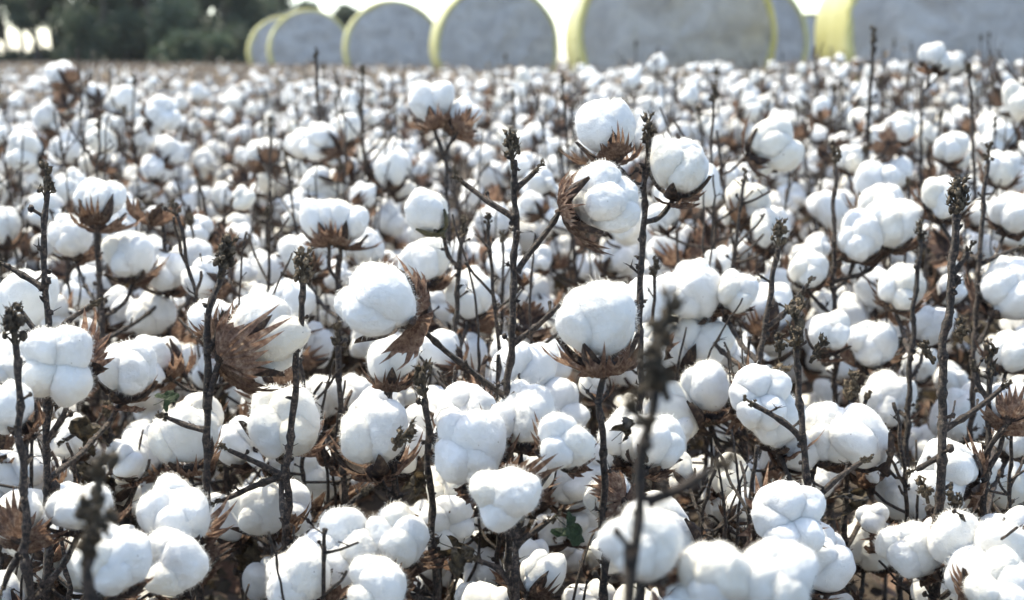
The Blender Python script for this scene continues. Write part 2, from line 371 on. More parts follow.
def hero(label, d, stem, bolls=(), tip=1, twigs=(), leaves=(), r0=.0050, r1=.0030, buds=(), lean=0, husks=()):
    """stem: picture points from the top down at depth d; bolls: (x, y, r, axis, options)"""
    sd = abs(hash((round(stem[0][0]), round(stem[0][1]), len(bolls)))) % 9973
    S = [at(x, y, d + (k * lean)) for k, (x, y) in enumerate(stem)]
    low = S[-1]; base = Vector((low.x + (low.x - S[-2].x) * .3, low.y + .02, 0.0))
    plant = empty('cotton_plant', base, label, 'cotton plant', 'cotton plants in the foreground')
    S2 = [p - base for p in S]; path = S2[::-1]
    full = [Vector((0, 0, -.03)), (path[0] * .5 + Vector((.004, .006, 0)))] + path if low.z > .12 else [Vector((0, 0, -.03))] + path
    mb = MB(); stem_into(mb, full, r0 * 1.05, r1 * .95, sd, stubs=2); link('stem', mb.mesh('stem', [BARK]), plant)
    rnd = random.Random(sd); top = S2[0]; tdir = (S2[0] - S2[1]).normalized()
    if tip:
        s = .0150 * tip; link('dried_bud', BUDS[sd % 4], plant, Matrix.Translation(top + tdir * s * .7) @ frame_z(tdir, rnd.uniform(0, 6)) @ Matrix.Diagonal((s, s, s * 1.15, 1)))
    dense = [p + base for p in spline(full, .012)]
    def near_stem(p, drop):
        c = [q for q in dense if q.z <= p.z - drop] or dense[:3]
        return min(c, key=lambda q: (q - p).length) - base
    for bi, b in enumerate(bolls):
        x, y, r = b[:3]; ax = b[3] if len(b) > 3 else (0, .8, .5); op = dict(b[4]) if len(b) > 4 else {}
        dd = d + op.pop('dd', 0); pos = at(x, y, dd); R = r / F * dd * .93; axis = pic(ax); fr = op.pop('frm', None)
        hero_boll(plant, pos, axis, R, sd + 13 * bi, **op)
        e = pos - axis * R * 1.12 - base; s0 = (at(*fr, d) - base) if fr else near_stem(pos - axis * R, .035)
        mid = s0.lerp(e, .55) + Vector((rnd.uniform(-.006, .006), rnd.uniform(-.006, .006), -.004)) - axis * R * .15
        mb = MB(); stem_into(mb, [s0, mid, e, e + axis * R * .2], .0032, .0024, sd + bi, 7, .006, .03, True, .0007); link('branch', mb.mesh('branch', [BARK]), plant)
    for ti, t in enumerate(twigs):
        P = [at(q[0], q[1], d + (q[2] if len(q) > 2 else 0)) - base for q in t]
        mb = MB(); stem_into(mb, P, .0034, .0022, sd + 50 + ti, 7, .005, .025); link('branch', mb.mesh('branch', [BARK]), plant)
        td = (P[-1] - P[-2]).normalized(); s = .0075; link('dried_bud', BUDS[(sd + ti) % 4], plant, Matrix.Translation(P[-1] + td * s * .6) @ frame_z(td, ti) @ Matrix.Scale(s, 4))
    for (x, y, s, kind) in buds:
        mm = BUD_RED if kind == 'red' else BUDS[kind]; p = at(x, y, d - .015) - base; ss = s / F * d
        link('withered_boll' if kind == 'red' else 'dried_bud', mm, plant, Matrix.Translation(p) @ frame_z(pic((rnd.uniform(-.6, .6), .8, .3)), x) @ Matrix.Scale(ss, 4))
    for (x, y, s, ax) in husks:
        p = at(x, y, d - .01) - base; ss = s / F * d
        link('empty_husk', MIDHUSK[int(x) % 3], plant, Matrix.Translation(p) @ frame_z(pic(ax), x) @ Matrix.Scale(ss, 4))
    for (x, y, s, me, ax) in leaves:
        p = at(x, y, d - .02) - base; ss = s / F * d
        link(me.name.split('.')[0], me, plant, Matrix.Translation(p) @ frame_z(pic(ax), x * .7) @ Matrix.Scale(ss, 4))
    return plant

U = (0, .75, .65)      # lint turned up and towards the viewer
D0, D1, D2, D3 = DRYLEAF; G0, G1 = GREENLEAF
hero('cotton plant with the tall bare budded stem at centre, a round boll either side', 1.38,
     [(512, 160), (516, 205), (514, 250), (513, 300), (511, 350), (509, 400), (508, 470)],
     [(379, 301, 45, (-.55, .35, .6), dict(dd=-.06, bracts=2, roll=.5, bface=(.6, -.8, .2), frm=(507, 398))),
      (600, 200, 41, (.85, .25, .15), dict(dd=.0, bracts=3, bface=(-.3, .3, 1), n=4, frm=(517, 272)))],
     tip=1.1, twigs=[[(514, 218), (490, 203), (462, 182)], [(514, 190), (525, 181), (535, 171)], [(511, 345), (538, 325), (566, 300)]])
hero('cotton plant with stacked high bolls beside a thin budded stem right of centre', 1.52,
     [(648, 140), (646, 180), (643, 230), (641, 270), (640, 315), (640, 380)],
     [(608, 131, 33, (-.2, .9, -.15), dict(bracts=3, bface=(.2, -.2, 1), n=3, frm=(644, 186))),
      (679, 170, 32, (.15, .8, .4), dict(bracts=2, bface=(.2, -.8, .6), frm=(644, 222)))],
     tip=1.0, twigs=[[(645, 172), (652, 163), (658, 155)]])
hero('cotton plant with one broad boll cupped by pale brown bracts below the centre stem', 1.30,
     [(600, 405), (602, 440), (604, 500)],
     [(598, 327, 47, (-.1, .85, .15), dict(bracts=3, bface=(.35, -.4, .8), roll=.4))], tip=0)
hero('cotton plant with a dark upright stem crossing a boll wrapped in a fringed brown bract', 1.34,
     [(222, 268), (212, 300), (207, 330), (208, 380), (207, 440), (206, 500), (200, 600)],
     [(258, 338, 46, (.55, .35, -.55), dict(bracts=3, bface=(-.3, -.2, 1), dd=.03, n=4)),
      (214, 322, 26, (-.3, .6, -.5), dict(bracts=2, bface=(-.6, -.2, .8), dd=.06, n=3)),
      (184, 440, 37, (-.1, .8, .2), dict(bracts=2, bface=(.1, -.4, .9), dd=.05)),
      (176, 518, 42, (.1, .7, .7), dict(dd=-.06, bracts=1)), (176, 563, 39, (0, .3, .95), dict(dd=-.10, bracts=1, n=3))],
     tip=1.2, twigs=[[(207, 430), (190, 427), (168, 418)], [(208, 350), (216, 338), (222, 322)]])
hero('cotton plant with a forked dark stem and two white bolls left of the centre', 1.36,
     [(303, 282), (301, 320), (296, 372), (292, 430), (287, 475), (286, 560), (286, 600)],
     [(284, 425, 43, (.1, .7, .7), dict(dd=.08, bracts=1, roll=.7)), (262, 512, 32, (-.2, .7, .6), dict(dd=.1, bracts=2))],
     tip=1.25, twigs=[[(289, 545), (325, 522), (362, 494)], [(287, 478), (255, 462), (228, 450)], [(287, 476), (262, 483), (222, 500)]], leaves=[(160, 402, 16, G1, (.2, .5, .8))])
hero('cotton plant with a four lobed puffy boll against the left stems', 1.42,
     [(46, 192), (44, 240), (45, 285), (49, 330), (46, 400), (47, 480), (48, 600)],
     [(60, 366, 42, (0, .2, .95), dict(n=4, roll=.78, bracts=1, dd=-.05, even=True)), (125, 374, 33, (.2, .8, .4), dict(dd=.12, bracts=2, bface=(.3, -.6, .8))),
      (14, 372, 20, (-.2, .8, .4), dict(dd=.1))],
     tip=1.0, twigs=[[(43, 288), (22, 275), (2, 263)], [(50, 340), (72, 318), (92, 305)], [(47, 340), (36, 328), (22, 312)], [(47, 440), (62, 420), (68, 400)]], r0=.0052)
hero('cotton plant with a short crusted stem at the left edge and a ragged brown bract', 1.2,
     [(16, 345), (20, 400), (22, 460), (26, 540), (30, 600)],
     [(10, 410, 30, (-.3, .6, .5), dict(dd=.1)), (22, 520, 30, (-.2, .5, -.8), dict(bracts=3, bface=(0, 0, 1), dd=.05, n=3)), (74, 512, 29, (0, .8, .5), dict(dd=.05))], tip=1.3, twigs=[[(26, 540), (10, 570), (2, 590)]])
hero('cotton plant with a boll and brown husk wings standing below the crusted stem', 1.35,
     [(425, 398), (427, 430), (430, 480), (432, 530), (437, 600)],
     [(372, 440, 40, (-.1, .75, .3), dict(dd=.06, bracts=3, bface=(-.3, -.4, .8))), (395, 542, 36, (.1, .7, .7), dict(dd=-.04, bracts=1)),
      (342, 553, 42, (-.2, .6, .75), dict(dd=-.05, bracts=1, even=True)), (376, 585, 36, (0, .3, .95), dict(dd=-.12, n=3, bracts=1)), (300, 580, 38, (-.2, .7, .6), dict(dd=-.1))],
     tip=1.3, buds=[(404, 436, 17, 2)], twigs=[[(428, 440), (440, 432), (452, 428)], [(430, 530), (416, 520), (404, 516)]], leaves=[(412, 492, 20, D1, (.3, .2, .9)), (446, 545, 24, D2, (0, .2, .95))])
hero('cotton plant with a heap of egg shaped white lobes low in the middle', 1.28,
     [(516, 522), (516, 560), (516, 600)],
     [(470, 452, 43, (-.2, .6, .75), dict(dd=.05, bracts=2, roll=.8, bface=(-.2, -.9, .3))), (504, 496, 38, (.05, .1, .98), dict(dd=-.07, n=3, roll=.5, bracts=1)), (524, 420, 36, (.1, .85, .4), dict(dd=.1)),
      (562, 446, 33, (.1, .5, .85), dict(dd=.0, n=3))],
     tip=.8, leaves=[(562, 522, 24, G0, (.4, .3, .85)), (462, 548, 22, D0, (-.2, .3, .9))], twigs=[[(516, 545), (535, 530), (550, 520)], [(516, 590), (500, 570), (478, 560)]])
hero('cotton plant with a torn fringe of brown bracts over a hidden boll', 1.32,
     [(640, 470), (638, 520), (640, 600)],
     [(612, 500, 30, (-.3, -.1, -.9), dict(bracts=3, bface=(0, .5, .9), n=3, dd=.02)), (628, 440, 31, (.1, .7, .5), dict(dd=.12, bracts=2, bface=(.4, -.5, .7))), (655, 445, 33, (.3, .7, .3), dict(dd=.1, bracts=2, bface=(0, -.5, .8)))], tip=.8, leaves=[(618, 435, 20, D2, (.2, .1, .9))])
hero('cotton plant out of focus very near, a dark blurred stem with withered top', .74,
     [(660, 345), (650, 400), (642, 450), (640, 505), (634, 560), (630, 600)],
     [(642, 546, 47, (-.1, .7, .7), dict(dd=.18, bracts=1))], tip=1.0, r0=.0040, r1=.0028, twigs=[[(646, 502), (680, 488), (716, 468)]],
     buds=[(656, 372, 30, 3), (640, 415, 20, 1), (632, 402, 16, 2)])
hero('cotton plant out of focus at the bottom edge with two soft white lobes', .92,
     [(742, 590), (745, 620), (745, 660)],
     [(716, 582, 44, (-.2, .8, .5), dict(bracts=1)), (772, 588, 42, (.2, .8, .5), dict(bracts=1)), (690, 618, 34, U)], tip=0)
hero('cotton plant with twin lobed boll and russet bracts beside the slanting stem', 1.62,
     [(778, 246), (770, 300), (762, 340), (752, 400), (744, 450), (742, 500), (746, 560)],
     [(706, 392, 32, (-.1, .85, .2), dict(n=3, bracts=3, bface=(.1, -.3, .9), dd=.02)), (742, 500, 46, (.1, .6, .75), dict(dd=.12, bracts=1)), (690, 296, 34, (-.2, .6, .6), dict(dd=.12)), (734, 294, 24, (.3, .6, .6), dict(dd=.1)), (680, 345, 34, (.1, .6, .6), dict(dd=.16))],
     tip=1.2, twigs=[[(764, 330), (785, 312), (808, 284)], [(752, 400), (735, 408), (715, 420)], [(744, 470), (736, 480), (728, 478)]], buds=[(776, 382, 20, 3), (740, 548, 10, 2)])
hero('cotton plant with a thick crusted stem and a red withered boll low right', 1.36,
     [(797, 345), (799, 390), (803, 440), (808, 490), (814, 550), (816, 600)],
     [(830, 440, 32, (.3, .7, .5), dict(dd=.22, bracts=1)), (775, 425, 32, (-.2, .8, .4), dict(dd=.2))],
     tip=1.5, twigs=[[(801, 438), (780, 420), (754, 404)], [(812, 500), (835, 480), (862, 462)]], buds=[(784, 508, 22, 'red'), (818, 350, 14, 1), (780, 345, 12, 2)], leaves=[(842, 505, 28, D3, (.1, .2, .95))], r0=.0056)
hero('cotton plant with a tall black stem and green tipped bud at the right', 1.40,
     [(957, 214), (953, 260), (950, 300), (944, 350), (942, 400), (942, 460), (938, 530), (936, 600)],
     [(972, 556, 50, (-.1, .5, .8), dict(dd=-.08, bracts=1, roll=.4, n=3, even=True)), (912, 552, 32, (-.4, .6, .6), dict(dd=-.04)), (905, 500, 32, (-.2, .8, .4), dict(dd=.25)), (1000, 590, 40, (.2, .5, .8), dict(dd=-.15))],
     tip=1.35, r0=.0062, r1=.0040, twigs=[[(942, 432), (968, 415), (1002, 388)], [(942, 456), (928, 462), (915, 470)], [(951, 275), (962, 262), (968, 252)]], buds=[(928, 352, 13, 1), (962, 330, 13, 2), (925, 490, 14, 2), (955, 500, 14, 3)])
hero('cotton plant with slim pale stem at the right edge near a rust bract', 1.46,
     [(990, 375), (988, 420), (986, 470), (984, 540), (984, 600)],
     [(1010, 404, 26, (.3, .6, -.7), dict(bracts=3, bface=(-.2, -.2, 1), n=3)), (1000, 480, 36, (.2, .7, .5), dict(dd=.2)), (962, 490, 28, (0, .8, .4), dict(dd=.22)), (1012, 352, 25, (0, .7, .6), dict(dd=.3)), (1014, 440, 24, U, dict(dd=.1))],
     tip=1.1, twigs=[[(987, 470), (998, 452), (1003, 436)], [(989, 400), (980, 385), (976, 372)]])
hero('cotton plant out of focus at bottom left with a dark shrivelled head', .80,
     [(96, 520), (92, 560), (90, 620)], [(112, 566, 40, (.2, .7, .6), dict(dd=.35, bracts=1)), (92, 505, 26, (0, .8, .5), dict(dd=.45))], tip=1.3, buds=[(88, 545, 22, 3), (100, 522, 16, 2)])
hero('cotton plant with a half open green capsule boll upper centre', 1.78,
     [(462, 236), (458, 280), (455, 330), (454, 390)],
     [(428, 215, 25, (-.5, .7, .2), dict(green=True, n=3, bracts=0, dd=-.02)), (470, 296, 28, U, dict(dd=.15)), (425, 265, 26, (0, .8, .3), dict(dd=.1, bracts=3, bface=(0, -.3, .9)))], tip=.9)
hero('cotton plant with a small boll in open tan bracts below the large round boll', 1.42,
     [(392, 400), (394, 440), (396, 520)],
     [(392, 362, 30, (.05, .9, .1), dict(bracts=3, bface=(0, -.3, .9)))], tip=0)
hero('left cotton plant with one boll hugged by dark bracts on a straight stalk', 1.95,
     [(97, 236), (99, 270), (102, 310), (104, 370)],
     [(100, 204, 27, (0, .9, -.25), dict(bracts=3, bface=(0, -.2, 1))), (128, 259, 28, U, dict(dd=.05)), (70, 240, 24, U, dict(dd=.15)), (165, 275, 24, U, dict(dd=.12))], tip=0)
hero('cotton plant on the left carrying a single curled rust brown husk', 2.1,
     [(160, 205), (164, 240), (168, 290), (170, 350)], [(190, 262, 24, U, dict(dd=.1)), (150, 318, 28, U)], tip=0, husks=[(154, 196, 28, (.1, .9, -.1))])
hero('cotton plant with paired bolls over a wide brown bract cup left of centre', 2.0,
     [(337, 255), (338, 290), (340, 340), (340, 400)],
     [(324, 222, 25, (-.2, .9, -.1), dict(bracts=3, bface=(.2, -.2, 1))), (347, 225, 25, (.2, .9, -.1), dict(bracts=3, bface=(-.2, -.2, 1))), (305, 260, 26, U, dict(dd=.1)), (365, 250, 22, U, dict(dd=.2))], tip=0)
hero('cotton plant with a tall boll held above its neighbours near the bales', 2.2,
     [(440, 140), (446, 170), (448, 240), (448, 330)],
     [(431, 104, 24, (-.1, .9, 0), dict(bracts=3, bface=(.2, -.3, .9), n=3)), (464, 118, 20, (.3, .7, -.5), dict(bracts=3, bface=(0, -.2, 1)))], tip=0)
hero('cotton plant with crowded bolls and a budded stem at the right of centre', 2.0,
     [(835, 165), (834, 220), (834, 290), (836, 360)],
     [(858, 240, 27, U), (890, 225, 30, (0, .8, .4)), (828, 336, 23, (.1, .8, .3), dict(bracts=2, bface=(.3, -.5, .8), dd=-.2)), (808, 270, 22, U), (880, 205, 26, U, dict(dd=.1))], tip=1)
hero('cotton plant on the right with a long thin stem in front of a white boll', 1.85,
     [(988, 160), (982, 220), (978, 280), (974, 340), (972, 400)],
     [(1008, 290, 34, (.2, .7, .6)), (944, 200, 26, U, dict(dd=.1)), (1010, 215, 24, U, dict(dd=.15)), (955, 420, 30, U, dict(dd=.1))], tip=.8, twigs=[[(979, 265), (1000, 255), (1020, 248)]])
hero('cotton plant on the right with a slim dark stem between pale clustered bolls', 1.8,
     [(920, 240), (916, 290), (912, 340), (908, 400), (906, 470)],
     [(900, 290, 26, U, dict(dd=.1)), (870, 345, 28, U, dict(dd=.1)), (885, 405, 30, U, dict(dd=.05)), (930, 330, 22, U, dict(dd=.2))], tip=.9)
hero('cotton plant low on the right with a bare forked top above small bolls', 1.62,
     [(851, 400), (849, 440), (846, 490), (845, 540), (846, 600)],
     [(875, 470, 24, (.2, .8, .3), dict(dd=.1)), (870, 545, 34, (0, .7, .6), dict(dd=.12)), (820, 480, 22, U, dict(dd=.2))], tip=1.2, twigs=[[(849, 430), (860, 415), (866, 400)], [(847, 470), (838, 462), (830, 460)]], leaves=[(880, 440, 26, D2, (0, .4, .9)), (828, 520, 26, D0, (.2, .3, .9))])
hero('cotton plant with thin stem between the forked stem and the large round boll', 1.6,
     [(338, 345), (339, 380), (342, 430), (345, 500)], [(320, 475, 32, U, dict(dd=.12)), (352, 395, 22, U, dict(dd=.2)), (320, 400, 26, U, dict(dd=.25))], tip=.9, husks=[(338, 452, 22, (.3, .4, .7))])
hero('cotton plant low at left with a lone boll among dark dry leaves', 1.62,
     [(110, 420), (112, 460), (116, 540)], [(128, 461, 24, (-.2, .8, .4), dict(bracts=1, bface=(.5, -.5, .5))), (150, 500, 26, U, dict(dd=.15)), (70, 440, 26, U, dict(dd=.2))], tip=.9, leaves=[(100, 440, 28, D0, (.2, .4, .8)), (78, 470, 26, D3, (-.2, .3, .9)), (60, 540, 30, D1, (.3, .5, .7))], twigs=[[(112, 450), (95, 425), (66, 440)]])
hero('cotton plant at the upper right with a thin stem rising against the bale', 3.0,
     [(873, 42), (871, 80), (868, 130), (868, 200)], [(884, 140, 15, (0, .4, -.9), dict(bracts=3, bface=(0, 0, 1), n=3)), (850, 160, 17, U), (895, 175, 18, U)], tip=1.1, r0=.006, r1=.004)
hero('cotton plant at the upper right topped by a bright double boll below the nearest bale', 3.1,
     [(922, 80), (921, 140), (920, 200)], [(931, 58, 15, (0, .9, .2), dict(bracts=2, bface=(-.6, -.6, .5))), (944, 64, 12, (.3, .8, .3)), (900, 130, 17, U)], tip=0)
hero('cotton plant with a slender stem rising between the small bales at upper left', 3.2,
     [(316, 58), (318, 100), (322, 160)], [(345, 130, 17, U), (300, 145, 17, U)], tip=.8, r0=.006, r1=.004)
hero('cotton plant at the far right with a long bare stem above the white bolls', 2.6,
     [(969, 75), (972, 120), (975, 200), (976, 300)], [(1000, 170, 20, U), (950, 150, 18, U)], tip=.8)

# ------------------------------------------------------------------ plants of the rows behind, copied from prototypes
def proto(seed):
    rnd = random.Random(seed); H = rnd.uniform(.72, .84); lx, ly = rnd.uniform(-.05, .05), rnd.uniform(-.05, .05)
    path = [Vector((lx * t * t + .012 * noise.noise(Vector((t * 4, seed, 0))), ly * t * t + .012 * noise.noise(Vector((t * 4, seed, 5))), H * t - .03 * (t == 0))) for t in (0, .25, .45, .6, .75, .88, 1)]
    mb = MB(); P = stem_into(mb, path, .0046, .0022, seed, 6, .012, .036); bolls = []
    nb = rnd.randint(13, 16); top = H - rnd.choice((.04, .07, .11, .15)); ga = rnd.uniform(0, 6)
    for k in range(nb):
        z = top - (top - .24) * (k / (nb - 1)) ** 1.15 + rnd.uniform(-.02, .02); ga += 2.4 + rnd.uniform(-.5, .5); L = rnd.uniform(.04, .09) + .10 * (1 - z / H) * rnd.uniform(.6, 1.5)
        s0 = min(P, key=lambda q: abs(q.z - (z - .05))); d = Vector((math.cos(ga), math.sin(ga), 0)); R = rnd.choice((.022, .028, .031, .034, .037, .040)) * rnd.uniform(1.04, 1.18)
        axis = (d * rnd.uniform(.2, 1.1) + Vector((rnd.gauss(0, .2), rnd.gauss(0, .2), rnd.uniform(.3, 1)))).normalized()
        c = Vector((s0.x, s0.y, z)) + d * L; e = c - axis * R * 1.15
        tube(mb, spline([s0, s0.lerp(e, .6) + Vector((0, 0, -.006)), e, e + axis * R * .2], .02), .0024, 5)
        bolls.append((Matrix.Translation(c) @ frame_z(axis, rnd.uniform(0, 6)) @ Matrix.Scale(R, 4), rnd.randrange(1000), rnd.random() < .14))
    for k in range(6):     # bare side twigs
        s0 = P[int(len(P) * rnd.uniform(.5, .95))]; a = rnd.uniform(0, 6); e = s0 + Vector((math.cos(a), math.sin(a), rnd.uniform(.5, 1.4))) * rnd.uniform(.03, .08)
        stem_into(mb, [s0, s0.lerp(e, .5) + Vector((0, 0, -.003)), e], .0022, .0016, seed + k, 5, .01, .03)
    for k in range(2):     # thin bare shoots rising through the crop
        s0 = P[int(len(P) * rnd.uniform(.35, .6))]; a = rnd.uniform(0, 6); o = rnd.uniform(.05, .13); e = Vector((s0.x + o * math.cos(a), s0.y + o * math.sin(a), H * rnd.uniform(.88, 1.08)))
        stem_into(mb, [s0, s0.lerp(e, .3) + Vector((o * .4 * math.cos(a), o * .4 * math.sin(a), -.01)), s0.lerp(e, .7) + Vector((rnd.uniform(-.01, .01), rnd.uniform(-.01, .01), 0)), e], .0026, .0013, seed + 9 + k, 5, .014, .04)
    td = (P[-1] - P[-4]).normalized(); s = rnd.uniform(.011, .018); tipM = Matrix.Translation(P[-1] + td * s * .6) @ frame_z(td) @ Matrix.Scale(s, 4)
    leaves = [(Matrix.Translation(Vector((rnd.gauss(0, .07), rnd.gauss(0, .07), rnd.uniform(.06, .50)))) @ Matrix.Rotation(rnd.uniform(0, 6), 4, 'Z') @ Matrix.Rotation(rnd.uniform(.5, 2.4), 4, 'X') @ Matrix.Scale(rnd.uniform(.018, .038), 4), rnd.randrange(4)) for _ in range(9)]
    return mb.mesh('stem', [BARK]), bolls, tipM, leaves
PROTO = [proto(300 + k) for k in range(10)]

def lin_edge(y):      # where the field ends against the line of bales
    return float(np.interp(y, [13, 14.5, 17, 27, 35, 42, 80], [9, 3.0, .6, -1.6, -4.4, -7.6, -26]))
def hfac(x, y):       # the crop stands taller towards the right of the field
    u = min(1, max(0, (x / y + .10) / .36)); return 1 + (.02 + .15 * u * u * (3 - 2 * u)) * min(1, max(0, (y - 2.5) / 4))
rnd = random.Random(11); cells = []
OPEN = [(154, 2.1, 40), (100, 1.95, 32), (335, 2.0, 38), (440, 2.2, 40), (873, 3.0, 22), (931, 3.1, 26), (316, 3.2, 14), (969, 2.6, 18), (860, 2.0, 40)]
yy = 1.70; row = 0
while yy < 75:
    sp = .25 if yy < 3.4 else .30 if yy < 5 else .33
    n = int((.40 * yy + .3) / sp) + 1
    for i in range(-n, n + 1):
        x = (i + rnd.uniform(-.42, .42)) * sp; y = yy + rnd.uniform(-.3, .3) * sp
        if abs(x) > .385 * y + .12: continue
        if y > 12.6 and x > lin_edge(y): continue
        if any(y < d - .02 and abs(x / y - (q - 512) / F) < wd / F for q, d, wd in OPEN): continue      # gaps in the stand where taller plants show
        cells.append((y, x, row))
    yy += sp; row += 1
cells.sort()
ORD = ['first', 'second', 'third', 'fourth', 'fifth', 'sixth', 'seventh', 'eighth', 'ninth', 'tenth', 'eleventh', 'twelfth', 'thirteenth', 'fourteenth', 'fifteenth', 'sixteenth', 'seventeenth', 'eighteenth', 'nineteenth', 'twentieth']
def rank(x, y, row): return ORD[min(19, sum(1 for q in cells if q[2] == row and q[1] < x))]
NEAR = 228
LBL = 'small soft cotton plant in the crowded middle rows of the field'
for i, (y, x, row) in enumerate(cells[:NEAR]):
    near = row < 9; stem, bolls, tipM, leaves = PROTO[rnd.randrange(10)]
    g = 'cotton plants behind the foreground' if near else 'cotton plants of the middle rows'
    p = empty('cotton_plant', (x, y, 0), f'cotton plant in the {ORD[row]} row behind the foreground stems, {rank(x, y, row)} from the left edge' if near else LBL, 'cotton plant', g)
    s = rnd.uniform(.90, 1.06) * (.93 if row < 5 else 1); p.rotation_euler = (rnd.gauss(0, .05), rnd.gauss(0, .05), rnd.uniform(0, 6.28)); p.scale = (s, s, s * rnd.uniform(.94, 1.06) * hfac(x, y))
    link('stem', stem, p)
    if rnd.random() < .8: link('dried_bud', BUDS[rnd.randrange(4)], p, tipM)
    for M, k, husk in bolls:
        if husk: link('empty_husk', MIDHUSK[k % 3], p, M); continue
        if near:
            b = link('boll', MIDBOLL[k % 10][0], p, M); link('burr', MIDBOLL[k % 10][1], b)
        else: link('boll', FARBOLL[k % 8], p, M)
    if y < 9:
        for M, k in (leaves if y < 5 else leaves[:5]): link('dry_leaf', DRYLEAF[k], p, M)

# short plants standing low between the foreground stems
sp_ = random.Random(21); k = 0
for y in (1.05, 1.27, 1.5):
    n = int((.37 * y + .1) / .14)
    for i in range(-n, n + 1):
        x = (i + sp_.uniform(-.4, .4)) * .14; stem, bolls, tipM, leaves = PROTO[sp_.randrange(10)]
        p = empty('cotton_plant', (x, y + sp_.uniform(-.09, .09), 0), f'short cotton plant low in the {ORD[(1.05, 1.27, 1.5).index(y)]} row among the foreground stems, {ORD[i + n]} from the left', 'cotton plant', 'short cotton plants between the foreground stems')
        s = sp_.uniform(.78, .92); hz = (.44, .50, .56)[(1.05, 1.27, 1.5).index(y)] / .78 * sp_.uniform(.88, 1.06)
        p.rotation_euler = (0, 0, sp_.uniform(0, 6.28)); link('stem', stem, p, Matrix.Diagonal((s, s, hz, 1)))
        for M, q, husk in [b for k_, b in enumerate(bolls) if k_ % 3 != 1]:
            T = M.copy(); c = T.translation; T = Matrix.Translation((c.x * s, c.y * s, c.z * hz)) @ T.to_3x3().to_4x4() @ Matrix.Scale(.8, 4)
            if husk: link('empty_husk', MIDHUSK[q % 3], p, T)
            else: b = link('boll', MIDBOLL[q % 10][0], p, T); link('burr', MIDBOLL[q % 10][1], b)
        for M, q in leaves:
            T = M.copy(); c = T.translation; T = Matrix.Translation((c.x * 1.3, c.y * 1.3, c.z * hz)) @ T.to_3x3().to_4x4(); link('dry_leaf', DRYLEAF[q], p, T)

